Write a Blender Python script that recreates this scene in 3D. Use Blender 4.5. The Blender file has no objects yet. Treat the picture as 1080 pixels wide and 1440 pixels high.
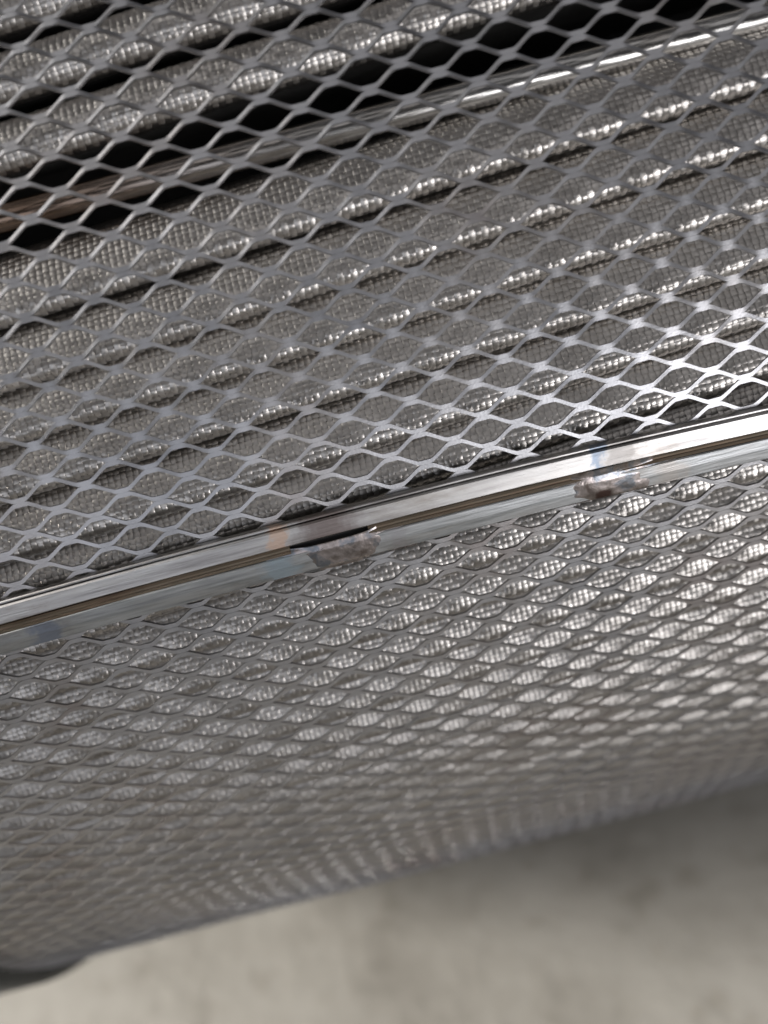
import bpy, math, random
import numpy as np
from mathutils import Matrix, Vector

# ------------------------------------------------------------------ camera, world, lights
sc = bpy.context.scene
MM = 0.001
LWD = 10.0                       # long way of one guard opening, mm
SWD = 5.06                       # short way, mm
R = 173.6                        # guard radius, mm
D_CAM = 315.4                    # camera to axis, mm
ALPHA = math.radians(32)         # elevation of the camera round the filter's axis
R_CAP = R + 3.4                  # end cap radius = height of the axis above the floor


def rodrigues(w):
    w = np.array(w); th = np.linalg.norm(w); k = w / th
    K = np.array([[0, -k[2], k[1]], [k[2], 0, -k[0]], [-k[1], k[0], 0]])
    return np.eye(3) + math.sin(th) * K + (1 - math.cos(th)) * K @ K


# frame of the filter: axis along X, angle 0 looks at the camera, positive angles go up its side
FRAME = Matrix.Translation((0, 0, R_CAP * MM)) @ Matrix.Rotation(-ALPHA, 4, 'X')
Rm = rodrigues([0.23027, -0.02581, -0.25657]) @ np.array([[1, 0, 0], [0, 0, -1], [0, 1, 0]], float)
cam_rot = Matrix([[Rm[0][i], -Rm[1][i], -Rm[2][i]] for i in range(3)]).to_4x4()
cam_d = bpy.data.cameras.new('camera')
cam = bpy.data.objects.new('camera', cam_d)
sc.collection.objects.link(cam)
cam.matrix_world = FRAME @ Matrix.Translation((0, -D_CAM * MM, 0)) @ cam_rot
cam_d.sensor_fit = 'HORIZONTAL'
cam_d.sensor_width = 36.0
cam_d.lens = 36.0 * 1362.0 / 1080.0
cam_d.clip_start = 0.01
cam_d.clip_end = 60.0
cam_d.dof.use_dof = True
cam_d.dof.focus_distance = 0.1495
cam_d.dof.aperture_fstop = cam_d.lens / 4.0          # a 4 mm wide pupil
sc.camera = cam

world = bpy.data.worlds.new('World')
sc.world = world
world.use_nodes = True
world.node_tree.nodes['Background'].inputs[0].default_value = (0.93, 0.93, 1.0, 1)
world.node_tree.nodes['Background'].inputs[1].default_value = 0.065


def area(name, direction, dist, size, power, col, spread=180, aim=None):
    """a lamp panel: direction = (axial angle, angle round the axis) in degrees in the filter's frame"""
    l = bpy.data.lights.new(name, 'AREA')
    l.shape = 'RECTANGLE'
    l.size, l.size_y = size
    l.energy = power
    l.color = col
    l.spread = math.radians(spread)
    o = bpy.data.objects.new(name, l)
    sc.collection.objects.link(o)
    ax, th = math.radians(direction[0]), math.radians(direction[1])
    v = Vector((math.sin(ax), -math.cos(ax) * math.cos(th), math.cos(ax) * math.sin(th)))
    base = Vector(aim) if aim else FRAME @ Vector((0, -R * MM, 0))
    o.location = base + (FRAME.to_3x3() @ v) * dist
    o.rotation_euler = (base - o.location).to_track_quat('-Z', 'Y').to_euler()
    return o


area('window_light', (29, -29), 1.3, (0.84, 0.50), 11, (0.965, 0.965, 1.0))
area('doorway_light', (-24, -18), 1.6, (1.3, 0.80), 4.4, (0.86, 0.90, 1.0))
area('ceiling_light', (-30, 64), 2.0, (0.9, 0.55), 7.5, (1.0, 0.98, 0.96))
area('fill_panel', (6, 36), 2.0, (2.2, 1.35), 5.6, (0.98, 0.97, 1.0))  # added soft fill from above to lighten pleats and guard, no known source
area('side_light', (-64, 60), 1.3, (0.4, 0.4), 1.9, (1.0, 0.955, 0.90), 28, (-0.16, -0.22, 0))
sc.view_settings.view_transform = 'Standard'
sc.view_settings.look = 'None'
sc.view_settings.exposure = 0.0
sc.view_settings.gamma = 1.0
sc.cycles.use_denoising = True

rng = np.random.default_rng(5)
random.seed(5)


# ------------------------------------------------------------------ helpers
def mesh_np(name, verts, quads, mat, smooth=False):
    me = bpy.data.meshes.new(name)
    v = np.asarray(verts, np.float32).reshape(-1, 3)
    q = np.asarray(quads, np.int32)
    me.vertices.add(len(v)); me.vertices.foreach_set('co', v.ravel())
    n = q.shape[1]
    me.loops.add(q.size); me.loops.foreach_set('vertex_index', q.ravel())
    me.polygons.add(len(q))
    me.polygons.foreach_set('loop_start', np.arange(0, q.size, n, dtype=np.int32))
    me.polygons.foreach_set('loop_total', np.full(len(q), n, np.int32))
    me.polygons.foreach_set('use_smooth', np.full(len(q), smooth, bool))
    me.update(calc_edges=True); me.validate()
    if mat: me.materials.append(mat)
    return me


def put(name, me, parent=None, mw=None):
    o = bpy.data.objects.new(name, me)
    sc.collection.objects.link(o)
    if parent:
        o.parent = parent
    if mw is not None:
        o.matrix_local = mw
    return o


def cyl_xyz(u, th, r):
    """axial mm, angle rad, radius mm -> local metres in the filter's frame"""
    u, th, r = np.broadcast_arrays(u, th, r)
    return np.stack([u, -r * np.cos(th), r * np.sin(th)], -1) * MM


def wave(u, v, seed, scale):
    """smooth pseudo noise, about -1..1"""
    g = np.random.default_rng(seed); s = 0
    for k in range(5):
        a, b, c = g.uniform(-1, 1), g.uniform(-1, 1), g.uniform(0, 6.28)
        s = s + np.sin((a * u + b * v) * (1 + .6 * k) / scale + c) / (1 + .5 * k)
    return s / 2.2


# ------------------------------------------------------------------ materials
def new_mat(name):
    m = bpy.data.materials.new(name); m.use_nodes = True
    nt = m.node_tree
    return m, nt, nt.nodes['Principled BSDF'], nt.nodes.new, nt.links.new


def ramp(N, L, src, stops):
    r = N('ShaderNodeValToRGB')
    el = r.color_ramp.elements
    while len(el) < len(stops): el.new(0.5)
    for e, (p, c) in zip(el, stops):
        e.position = p; e.color = (c[0], c[1], c[2], 1)
    L(src, r.inputs[0])
    return r.outputs[0]


def coords(N, L, scale):
    tc = N('ShaderNodeTexCoord'); mp = N('ShaderNodeMapping')
    mp.inputs['Scale'].default_value = scale
    L(tc.outputs['Object'], mp.inputs[0])
    return mp.outputs[0]


def noise(N, L, vec, scale, detail=4, rough=0.55):
    n = N('ShaderNodeTexNoise')
    n.inputs['Scale'].default_value = scale
    n.inputs['Detail'].default_value = detail
    n.inputs['Roughness'].default_value = rough
    L(vec, n.inputs['Vector'])
    return n.outputs['Fac']


def metal(name, stops, rough, stretch=(1, 1, 1), scale=300, bump=0.1, bump_scale=2500, metallic=1.0):
    m, nt, P, N, L = new_mat(name)
    v = coords(N, L, stretch)
    L(ramp(N, L, noise(N, L, v, scale), stops), P.inputs['Base Color'])
    P.inputs['Metallic'].default_value = metallic
    rr = N('ShaderNodeMapRange')
    rr.inputs[3].default_value = rough[0]; rr.inputs[4].default_value = rough[1]
    L(noise(N, L, v, scale * 2.3), rr.inputs[0]); L(rr.outputs[0], P.inputs['Roughness'])
    if bump:
        b = N('ShaderNodeBump'); b.inputs['Strength'].default_value = bump
        b.inputs['Distance'].default_value = 0.0002
        L(noise(N, L, v, bump_scale, 2), b.inputs['Height']); L(b.outputs[0], P.inputs['Normal'])
    return m


M_GUARD = metal('guard_steel', [(0.3, (.28, .28, .29)), (0.48, (.37, .367, .375)), (0.60, (.345, .333, .33)), (0.74, (.28, .25, .24))], (.34, .48), (1, 1, 1), 42, 0.15, 3000)
M_WIRE = metal('screen_wire', [(0.3, (.36, .338, .312)), (0.7, (.49, .465, .435))], (.31, .41), (1, 1, 1), 80, 0)
M_FELT = metal('fibre_felt', [(0.25, (.10, .095, .088)), (0.75, (.16, .153, .143))], (.42, .54), (1, 1, 1), 120, 0.2, 4000, 0.9)
M_CORE = metal('core_dark', [(0.3, (.02, .02, .02)), (0.7, (.045, .043, .04))], (.7, .9), (1, 1, 1), 60, 0, 100, 0.0)  # dark core colour, also on the shade strip added under the seam
M_CAP = metal('cap_rubber', [(0.3, (.016, .017, .016)), (0.7, (.035, .036, .033))], (.5, .7), (1, 1, 1), 60, 0.2, 1500, 0.0)


def strip_mat(name, stops, rough, stains=()):
    """rolled strip: streaks and scratches drawn out along its length; stains = (centre mm, half length mm, colour)"""
    m, nt, P, N, L = new_mat(name)
    v = coords(N, L, (.06, 1, 1))
    col = ramp(N, L, noise(N, L, v, 900, 5), stops)
    v1 = coords(N, L, (1, 1, 1))
    sep = N('ShaderNodeSeparateXYZ'); L(v1, sep.inputs[0])
    wob = N('ShaderNodeMath'); wob.operation = 'MULTIPLY_ADD'
    wob.inputs[1].default_value = .007; L(noise(N, L, v1, 500, 4), wob.inputs[0]); L(sep.outputs[0], wob.inputs[2])
    for c, hw, tint in stains:
        d = N('ShaderNodeMath'); d.operation = 'SUBTRACT'; L(wob.outputs[0], d.inputs[0]); d.inputs[1].default_value = (c + 3.5) * MM
        ab = N('ShaderNodeMath'); ab.operation = 'ABSOLUTE'; L(d.outputs[0], ab.inputs[0])
        mr = N('ShaderNodeMapRange'); mr.interpolation_type = 'SMOOTHSTEP'
        mr.inputs[1].default_value = hw * MM; mr.inputs[2].default_value = (hw * .25) * MM
        mr.inputs[3].default_value = 0; mr.inputs[4].default_value = .9
        L(ab.outputs[0], mr.inputs[0])
        mx = N('ShaderNodeMix'); mx.data_type = 'RGBA'
        L(mr.outputs[0], mx.inputs[0]); L(col, mx.inputs[6]); mx.inputs[7].default_value = (*tint, 1)
        col = mx.outputs[2]
    dirt = ramp(N, L, noise(N, L, coords(N, L, (.35, 1, 1)), 170, 6, .65), [(0.32, (.66, .62, .58)), (0.46, (.92, .91, .90)), (0.60, (1, 1, 1))])
    mu = N('ShaderNodeMix'); mu.data_type = 'RGBA'; mu.blend_type = 'MULTIPLY'; mu.inputs[0].default_value = 1
    L(col, mu.inputs[6]); L(dirt, mu.inputs[7]); L(mu.outputs[2], P.inputs['Base Color'])
    P.inputs['Metallic'].default_value = 1
    rr = N('ShaderNodeMapRange'); rr.inputs[3].default_value = rough[0]; rr.inputs[4].default_value = rough[1]
    L(noise(N, L, v, 1500, 3), rr.inputs[0]); L(rr.outputs[0], P.inputs['Roughness'])
    b = N('ShaderNodeBump'); b.inputs['Strength'].default_value = 0.35; b.inputs['Distance'].default_value = 0.0001
    L(noise(N, L, v, 2600, 3), b.inputs['Height']); L(b.outputs[0], P.inputs['Normal'])
    return m


M_STRIP = strip_mat('seam_steel', [(0.3, (.24, .23, .225)), (0.45, (.37, .36, .35)), (0.7, (.46, .45, .435))], (.28, .42),
                    [(-17.2, 2.2, (.46, .34, .265)), (-9.5, 6.4, (.17, .14, .13)), (33.0, 1.7, (.15, .185, .235)), (37, 4.5, (.20, .19, .18))])
M_STRIP2 = strip_mat('seam_zinc', [(0.3, (.28, .295, .30)), (0.5, (.44, .45, .455)), (0.72, (.24, .25, .255))], (.28, .42),
                     [(-18, 3.5, (.34, .41, .46)), (0.2, 2.6, (.36, .36, .37)), (-56, 3.5, (.24, .27, .33)), (44, 3.5, (.42, .40, .38))])
M_ROD = strip_mat('rod_steel', [(0.3, (.34, .33, .315)), (0.7, (.44, .43, .41))], (.16, .26), [(-62, 75, (.20, .135, .095))])
M_FOLD = strip_mat('seam_rust', [(0.28, (.085, .055, .042)), (0.42, (.17, .13, .095)), (0.55, (.15, .128, .098)), (0.7, (.24, .18, .14))], (.55, .8))
M_WELD = metal('weld_metal', [(0.30, (.07, .045, .038)), (0.40, (.19, .165, .15)), (0.49, (.34, .30, .285)), (0.56, (.16, .175, .195)), (0.63, (.24, .21, .19)), (0.72, (.10, .055, .045))],
               (.20, .42), (1, 1, 1), 210, 0.3, 1100)

# floor
M_FLOOR, nt, P, N, L = new_mat('concrete')
v = coords(N, L, (1, 1, 1))
col = ramp(N, L, noise(N, L, v, 15, 8, .68), [(0.3, (.18, .167, .142)), (0.50, (.275, .26, .228)), (0.70, (.33, .314, .28))])
sp = ramp(N, L, noise(N, L, v, 70, 3, .5), [(0.28, (.78, .765, .74)), (0.44, (1, 1, 1))])
mx = N('ShaderNodeMix'); mx.data_type = 'RGBA'; mx.blend_type = 'MULTIPLY'; mx.inputs[0].default_value = 1
L(col, mx.inputs[6]); L(sp, mx.inputs[7]); L(mx.outputs[2], P.inputs['Base Color'])
P.inputs['Roughness'].default_value = 0.6
b = N('ShaderNodeBump'); b.inputs['Strength'].default_value = 0.3; b.inputs['Distance'].default_value = 0.002
L(noise(N, L, v, 160, 6), b.inputs['Height']); L(b.outputs[0], P.inputs['Normal'])

# ------------------------------------------------------------------ floor
S = 2.5
fl = put('concrete_floor', mesh_np('concrete_floor', [(-S, -S, 0), (S, -S, 0), (S, S, 0), (-S, S, 0)], [(0, 1, 2, 3)], M_FLOOR))
fl['kind'] = 'structure'
fl['label'] = 'worn pale grey concrete floor under the filter'

# ------------------------------------------------------------------ the filter cartridge
filt = bpy.data.objects.new('filter_cartridge', None)
sc.collection.objects.link(filt)
filt.empty_display_size = 0.05
filt['label'] = 'large cylindrical metal filter cartridge with pleats behind an expanded steel guard'
filt['category'] = 'filter'
X0, X1 = -114.0, 150.0            # ends of the pleats and guard, mm

# --- expanded metal guard
U0, V0 = -2.76, -13.2            # lattice origin, mm
T_ST = 0.42                      # sheet thickness


def guard_rows(k0, k1, s_list, V0, tau_bond, tau_strand, W_ST):
    s = np.array(s_list); ns = len(s)
    j0, j1 = math.ceil((X0 - U0) / (LWD / 2)), math.floor((X1 - U0) / (LWD / 2))
    J = np.arange(j0, j1)
    uu = ((J[:, None] + s[None, :]) * LWD / 2 + U0).ravel()
    uu = np.append(uu, j1 * LWD / 2 + U0)
    ss = np.tile(s, len(J)); ss = np.append(ss, 0)
    jj = np.append(np.repeat(J, ns), j1)
    fl = .185; e = np.clip((ss - fl) / (1 - 2 * fl), 0, 1); e = .72 * e + .28 * e * e * (3 - 2 * e)
    V, Q, off = [], [], 0
    tw = np.clip((np.sin(np.pi * ss) - .30) / .55, 0, 1)
    tau = tau_bond + (tau_strand - tau_bond) * tw     # bonds lie flatter than the twisted strands
    half = W_ST / 2 + .003
    for k in range(k0, k1):
        # next to the seam the sheet was hammered flat
        flat = min(1, max(.12, abs(math.degrees((V0 + k * SWD / 2) / R) + 12) / 13)) if tau_strand < 0 else 1
        ct, st = np.cos(tau * flat), np.sin(tau * flat)
        lower = (jj - k) % 2 == 0
        f = np.where(lower, e, 1 - e)                   # 0 at the lower row, 1 at the upper
        lo = k * SWD / 2 + half; hi = (k + 1) * SWD / 2 - half
        vc = V0 + lo + (hi - lo) * f
        # the strand narrows a little between the bonds
        wd = W_ST * (1 - .12 * np.sin(np.pi * ss) ** 2) / 2
        x = uu + .14 * wave(uu, vc, 11, 13) + .45 * wave(.3 * uu, vc, 15, 14)
        vc = vc + .14 * wave(uu, vc, 12, 11) + .22 * wave(uu, vc, 16, 35)
        rad = .22 * wave(uu, vc, 13, 60) + .08 * wave(uu, vc, 14, 8)
        c = []
        for a, b in ((-1, -1), (1, -1), (1, 1), (-1, 1)):   # across the width, through the thickness
            vv = vc + a * wd * ct - b * T_ST / 2 * st
            nn = a * wd * st + b * T_ST / 2 * ct
            c.append(cyl_xyz(x, vv / R, R + nn + rad))
        n = len(uu)
        for i in range(4):
            a, b = c[i], c[(i + 1) % 4]
            V.append(a); V.append(b)
            idx = np.arange(n - 1)
            Q.append(np.stack([off + idx, off + idx + 1, off + n + idx + 1, off + n + idx], 1))
            off += 2 * n
    return V, Q


ROW = SWD / 2 / R
FINE = [0, .13, .20, .28, .38, .50, .62, .72, .80, .87]
COARSE = [0, .25, .75]
TH_SPLIT = math.radians(-12)         # the two half shells of the guard meet under the seam


def shell(v0, th0, th1, fine0, fine1, tb, ts, w, label):
    k = lambda th: math.floor((th * R - v0) / (SWD / 2))
    V, Q, off = [], [], 0
    for a_, b_, sl in ((th0, fine0, COARSE), (fine0, fine1, FINE), (fine1, th1, COARSE)):
        if k(b_) <= k(a_): continue
        v_, q_ = guard_rows(k(a_), k(b_), sl, v0, tb, ts, w)
        V += v_; Q += [q + off for q in q_]; off += sum(len(x) for x in v_)
    g = put('expanded_guard', mesh_np('expanded_guard', np.concatenate(V), np.concatenate(Q), M_GUARD, True), filt, FRAME)
    g['label'] = label
    return g


RD = math.radians
shell(V0, TH_SPLIT, RD(168), TH_SPLIT, RD(40), 0.0, RD(-20), .70, 'grey expanded steel sheet above the seam')
shell(V0 + 1.5, RD(-192), TH_SPLIT, RD(-84), TH_SPLIT, RD(3), RD(5), .80, 'grey expanded steel sheet below the seam')


# --- pleats
def spline(pts, n):
    """Catmull-Rom through pts, resampled to n points evenly by length"""
    p = np.array(pts, float)
    p = np.vstack([2 * p[0] - p[1], p, 2 * p[-1] - p[-2]])
    out = []
    for i in range(1, len(p) - 2):
        t = np.linspace(0, 1, 24, endpoint=False)[:, None]
        a, b, c, d = p[i - 1], p[i], p[i + 1], p[i + 2]
        out.append(.5 * (2 * b + (c - a) * t + (2 * a - 5 * b + 4 * c - d) * t ** 2 + (3 * b - a - 3 * c + d) * t ** 3))
    out = np.vstack(out + [p[-2:-1]])
    l = np.r_[0, np.cumsum(np.linalg.norm(np.diff(out, axis=0), axis=1))]
    q = np.linspace(0, l[-1], n)
    return np.stack([np.interp(q, l, out[:, 0]), np.interp(q, l, out[:, 1])], 1), l[-1]


R_TIP = R - 3.2
# (tangent up mm, radial mm below the tips); leaning pleat: its fold overhangs the next one down
LEAN = [(7.4, -30), (6.6, -16), (4.6, -8.0), (2.2, -4.3), (.55, -2.6), (0.0, -1.6), (.40, -.6), (1.4, 0), (2.7, -.15),
        (4.4, -.75), (6.4, -1.8), (8.3, -3.0), (10.0, -4.6), (11.6, -8.0), (12.4, -15), (12.8, -30)]
UPRT = [(t_ * 1.42, h_) for t_, h_ in [(2.6, -30), (2.0, -16), (1.0, -8.5), (.35, -4.6), (0.0, -2.6), (.5, -1.1), (1.5, -.2), (2.6, 0), (3.7, -.35),
        (4.7, -1.4), (5.3, -3.0), (5.5, -6), (5.2, -11), (4.4, -18), (3.4, -30)]]
TWIST = math.radians(0.0165)     # the folds run slightly off the axis, per mm


def surf(prof, u, seed):
    """profile (n,2) swept along u (m) -> angle, radius arrays (m,n)"""
    t = prof[None, :, 0]; h = prof[None, :, 1]; U = u[:, None]
    amt = np.clip((h + 22) / 22, 0, 1)
    t = t + amt * (.45 * wave(U, 0 * U, seed, 26) + .16 * wave(U, h, seed + 7, 6))
    h = h + amt * (.35 * wave(U, 0 * U, seed + 3, 33) + .12 * wave(U, t, seed + 9, 5))
    return t / R_TIP + TWIST * U, R_TIP + h


def pleat_mesh(prof_pts, seed):
    prof, _ = spline(prof_pts, 56)
    u = np.arange(X0, X1 + .1, 2.0)
    th, r = surf(prof, u, seed)
    V = cyl_xyz(u[:, None], th, r).reshape(-1, 3)
    m, n = th.shape
    i, j = np.meshgrid(np.arange(m - 1), np.arange(n - 1), indexing='ij')
    a = (i * n + j).ravel()
    return mesh_np('pleat', V, np.stack([a, a + 1, a + n + 1, a + n], 1), M_FELT, True)


def screen_mesh(prof_pts, seed):
    """plain woven wire screen laid over the fold: every wire is a tube that goes over and under"""
    PW, SUB, AMP = 1.0, 4, .064
    W_AX, W_CR, H_AX, H_CR = .455, .455, .040, .060          # half widths and half heights of the rolled flat wires
    fine, length = spline(prof_pts, 1500)
    arc = np.linspace(0, length, 1500)
    tip = arc[np.argmax(fine[:, 1])]
    a0, a1 = tip - 5.5, tip + 11.5
    nv = int((a1 - a0) / PW)
    tang = np.gradient(fine, axis=0); tang /= np.linalg.norm(tang, axis=1)[:, None]
    nrm = np.stack([-tang[:, 1], tang[:, 0]], 1)
    if nrm[np.argmax(fine[:, 1])][1] < 0: nrm = -nrm

    def P(u, a, lift):
        ft = np.interp(a, arc, fine[:, 0]); fh = np.interp(a, arc, fine[:, 1])
        nt_ = np.interp(a, arc, nrm[:, 0]); nh = np.interp(a, arc, nrm[:, 1])
        amt = np.clip((fh + 22) / 22, 0, 1)
        t = ft + amt * (.45 * wave(u, 0 * u, seed, 26) + .16 * wave(u, fh, seed + 7, 6))
        h = fh + amt * (.35 * wave(u, 0 * u, seed + 3, 33) + .12 * wave(u, t, seed + 9, 5))
        t = t + nt_ * lift; h = h + nh * lift
        return cyl_xyz(u, t / R_TIP + TWIST * u, R_TIP + h)

    x0, x1 = X0 + 1, min(X1, 120) - 1
    nu = int((x1 - x0) / PW)
    base = AMP + .06
    V, Q, off = [], [], 0

    def tube(C, side, up, rs, ru):
        nonlocal off
        n, K = len(C), 6
        ring = []
        for k in range(K):
            a = math.pi * k / (K - 1)
            ring.append(C + (side * math.cos(a) * rs + up * math.sin(a) * ru) * MM)
        V.append(np.stack(ring, 1).reshape(-1, 3))
        i = np.arange(n - 1) * K + off
        for k in range(K - 1):
            Q.append(np.stack([i + k, i + k + 1, i + K + k + 1, i + K + k], 1))
        off += K * n

    def frame(C, ref):
        T = np.gradient(C, axis=0); T /= np.linalg.norm(T, axis=1)[:, None]
        s = np.cross(T, ref); s /= np.linalg.norm(s, axis=1)[:, None]
        return s, np.cross(s, T)

    # wires along the fold
    for j in range(nv):
        q = np.arange(0, nu * SUB + 1) / SUB
        u = x0 + q * PW; a = np.full_like(u, a0 + j * PW) + .07 * wave(u, 0 * u + j, seed + 20, 7)
        lift = base - .025 + .055 * np.cos(np.pi * (q + j))
        C = P(u, a, lift); up = P(u, a, lift + 1) - C
        s, n_ = frame(C, up)
        tube(C, s, n_, W_AX, H_AX)
    # wires across the fold
    for i in range(nu + 1):
        q = np.arange(0, (nv - 1) * SUB + 1) / SUB
        a = a0 + q * PW; u = np.full_like(a, x0 + i * PW) + .10 * wave(a * 0 + i, a, seed + 30, 5)
        lift = base - AMP * np.cos(np.pi * (q + i))
        C = P(u, a, lift); up = P(u, a, lift + 1) - C
        s, n_ = frame(C, up)
        tube(C, s, n_, W_CR, H_CR)
    return mesh_np('wire_screen', np.concatenate(V), np.concatenate(Q), M_WIRE, True)


variants = [(pleat_mesh(LEAN, s), screen_mesh(LEAN, s)) for s in (101, 202, 303)]
upright = [(pleat_mesh(UPRT, 404), screen_mesh(UPRT, 404))]
angles = [(13.15, 'U'), (9.9, 'U'), (3.05, 'L'), (0.1, 'L'), (-2.6, 'L'), (-5.3, 'L'), (-8.3, 'L')]
a = -11.1
while a > -150:
    angles.append((a, 'L')); a -= 2.8 + rng.uniform(-.22, .22)
a = 16.5
while a < 360 - 152.5:
    angles.append((a, 'U')); a += 3.2 + rng.uniform(-.25, .25)
for i, (ang, kind) in enumerate(angles):
    pm, sm = upright[0] if kind == 'U' else variants[i % 3]
    rot = FRAME @ Matrix.Rotation(-math.radians(ang), 4, 'X')
    p_ = put('pleat', pm, filt, rot)
    s_ = put('wire_screen', sm, p_)

# --- core tube behind the pleats
def revolve(name, prof, mat, mw, n=160, smooth=True):
    prof = np.array(prof, float); m = len(prof)
    th = np.linspace(0, 2 * np.pi, n, endpoint=False)
    V = cyl_xyz(prof[None, :, 0], th[:, None], prof[None, :, 1]).reshape(-1, 3)
    i, j = np.meshgrid(np.arange(n), np.arange(m - 1), indexing='ij')
    i2 = (i + 1) % n
    Q = np.stack([(i * m + j).ravel(), (i * m + j + 1).ravel(), (i2 * m + j + 1).ravel(), (i2 * m + j).ravel()], 1)
    return put(name, mesh_np(name, V, Q, mat, smooth), filt, mw)


revolve('core_tube', [(X0, R_TIP - 31), (X1, R_TIP - 31)], M_CORE, FRAME)
for xs, d in ((X0, -1), (X1, 1)):
    pr = [(xs, R - 60), (xs, R - 1), (xs + d * .3, R + 2.4), (xs + d * 1.3, R_CAP), (xs + d * 15, R_CAP), (xs + d * 16.5, R + 2), (xs + d * 16.5, R - 60)]
    revolve('end_cap', pr, M_CAP, FRAME, 240, False)

# --- support rod lying in the open gap between two pleats
def tube_along(name, x0, x1, th_deg, rad_c, r, mat, n=28, step=3):
    u = np.arange(x0, x1 + .1, step); a = np.linspace(0, 2 * np.pi, n, endpoint=False)
    th = math.radians(th_deg)
    cy = rad_c + .12 * wave(u, 0 * u, 77, 40)
    rr = cy[:, None] + r * np.cos(a)[None, :]
    tt = th + r * np.sin(a)[None, :] / rad_c + .0006 * wave(u, 0 * u, 78, 50)[:, None]
    V = cyl_xyz(u[:, None], tt, rr).reshape(-1, 3)
    i, j = np.meshgrid(np.arange(len(u) - 1), np.arange(n), indexing='ij')
    j2 = (j + 1) % n
    Q = np.stack([(i * n + j).ravel(), (i * n + j2).ravel(), ((i + 1) * n + j2).ravel(), ((i + 1) * n + j).ravel()], 1)
    o = put(name, mesh_np(name, V, Q, mat, True), filt, FRAME)
    return o


rod = tube_along('support_rod', X0, X1, 7.45, R_TIP - 3.2, 2.1, M_ROD)
rod['label'] = 'smooth shiny rod, rusty towards one end, between the pleats'

# --- seam: two folded strips welded together along the guard
def th_s(u):
    """angle of the seam's upper edge; the hand-fitted seam is a little bowed"""
    return np.radians(-10.52 - .00009 * (u + 18) ** 2)


def sweep(name, prof, x0, x1, mat, seed, step=1.0, amp=.10, bend=None, parent=None):
    """closed profile ((s mm down from the seam's upper edge, n mm above the guard), ...) swept along the axis"""
    u = np.arange(x0, x1 + .01, step)
    pr = np.array(prof, float); m = len(pr)
    sh = amp * wave(u, 0 * u, seed, 16)[:, None]; nh = amp * .7 * wave(u, 0 * u, seed + 1, 12)[:, None]
    s = pr[None, :, 0] + sh; n = pr[None, :, 1] + nh
    if bend is not None: n = n + bend(u)[:, None]
    A = cyl_xyz(u[:, None], th_s(u[:, None]) - s / R, R + n)
    V, Q, off = [], [], 0
    L_ = len(u)
    for k in range(m):                      # every long face has its own vertices: crisp folds
        l = (k + 1) % m
        V += [A[:, k], A[:, l]]
        i = np.arange(L_ - 1)
        Q.append(np.stack([off + i, off + L_ + i, off + L_ + i + 1, off + i + 1], 1)); off += 2 * L_
    V = np.concatenate(V); Q = np.concatenate(Q)
    me = mesh_np(name, V, Q, mat, True)
    o = put(name, me, parent or filt, FRAME if not parent else None)
    return o


UP = [(-.38, .3), (-.38, 1.35), (-.25, 1.5), (-.05, 1.5), (0.0, .7), (.24, .7), (.27, 1.45), (.5, 1.72), (3.0, 1.84), (3.2, 1.66), (3.25, .3)]
LOW = [(4.75, .3), (4.75, 1.25), (4.95, 1.5), (6.6, 1.40), (8.3, 1.18), (8.5, .95), (8.5, .3)]
FOLD = [(3.28, .3), (3.28, 1.42), (3.5, 1.22), (3.9, 1.04), (4.2, 1.06), (4.3, 1.2), (4.55, 1.36), (4.72, 1.3), (4.72, .3)]
shade_strip = sweep('seam_shade_strip', [(-.2, .27), (-.2, .06), (8.4, .06), (8.4, .27)], X0 + .5, X1 - .5, M_CORE, 560, 2.0, 0)  # dark strip added below the open crack so it reads as deep shade
shade_strip['label'] = 'dark strip added under the seam for the shade inside the crack'
up_s = sweep('seam_strip', UP, X0 + .5, X1 - .5, M_STRIP, 501)
up_s['label'] = 'bright upper steel strip of the welded seam'
lo_s = sweep('seam_strip', LOW, X0 + .5, X1 - .5, M_STRIP2, 520, amp=.14)
lo_s['label'] = 'dull zinc coated lower strip of the welded seam'
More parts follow.
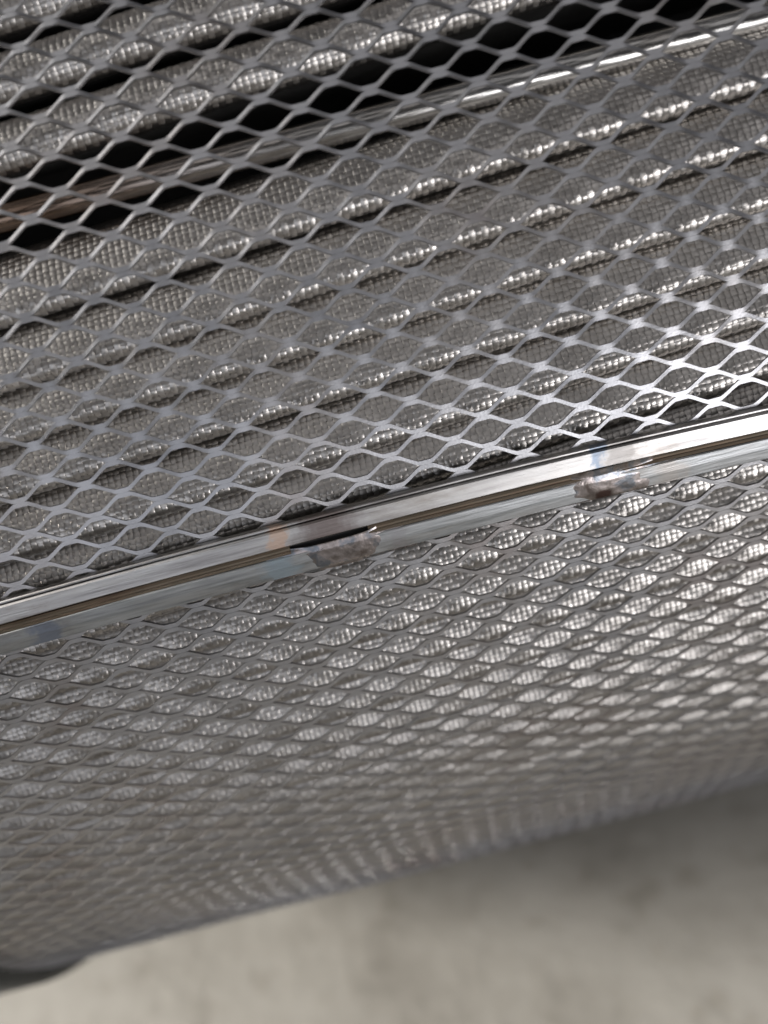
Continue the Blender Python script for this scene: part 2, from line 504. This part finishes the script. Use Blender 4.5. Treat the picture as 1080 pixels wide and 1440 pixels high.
for x0_, x1_ in ((X0 + .5, -15.6), (-3.6, X1 - .5)):
    f = sweep('seam_fold', FOLD, x0_, x1_, M_FOLD, 540, .5, .16)
    f['label'] = 'rusty brown fold between the two seam strips'


def weld(cx, w, seed, s0, s1=9.3, lab='dull heat stained weld smeared across the seam strips'):
    """weld metal smeared over both strips: follows their section, with puddles, ripples and a ragged edge"""
    nu, nv = 90, 44
    a = np.linspace(-1, 1, nu)[:, None] + 0 * np.linspace(0, 1, nv)[None, :]
    b_ = np.linspace(0, 1, nv)[None, :] + 0 * a
    u = cx + a * w / 2
    s0 = 3.4 + (s0 - 3.4) * np.clip(1 - np.abs(a + .12) ** 3 * 1.6, 0, 1) if s0 > 4 else s0
    s = s0 + b_ * (s1 - s0)
    prof = np.interp(s, [3.0, 3.4, 4.4, 5.4, 7.0, 8.3, 8.6, 9.1], [1.80, 1.62, 1.36, 1.50, 1.38, 1.18, .95, .40])
    edge = 1 - 1.15 * np.abs(a) ** 1.6 - .38 * wave(u, s, seed + 4, 1.3) * np.abs(a) - .6 * np.clip(b_ - .75, 0, 1)
    mask = np.clip(edge / .95, 0, 1); mask = mask * mask * (3 - 2 * mask)
    lum = .11 * wave(u, s, seed + 1, 2.4) + .035 * wave(u, s, seed + 2, .8)
    low = np.interp(s, [3.2, 3.5, 3.9, 4.2, 4.5, 4.95, 6.6, 8.3, 8.6, 9.4], [1.40, 1.2, 1.0, 1.05, 1.34, 1.50, 1.40, 1.18, .95, .30]) - .24
    n = low + mask * (prof + .05 + lum - low)
    V = cyl_xyz(u, th_s(u) - s / R, R + n).reshape(-1, 3)
    i, j = np.meshgrid(np.arange(nu - 1), np.arange(nv - 1), indexing='ij')
    k = (i * nv + j).ravel()
    o = put('weld', mesh_np('weld', V, np.stack([k, k + 1, k + nv + 1, k + nv], 1), M_WELD, True), filt, FRAME)
    o['label'] = lab
    return o


weld(-78, 15, 917, 3.4)
weld(-8.5, 23, 934, 4.3, lab='dull heat stained weld beside a thin dark crack in the seam')
weld(34.5, 21, 951, 3.2, 8.7, lab='purplish heat stained weld with bright puddles on the seam')
weld(84, 14, 968, 3.4)
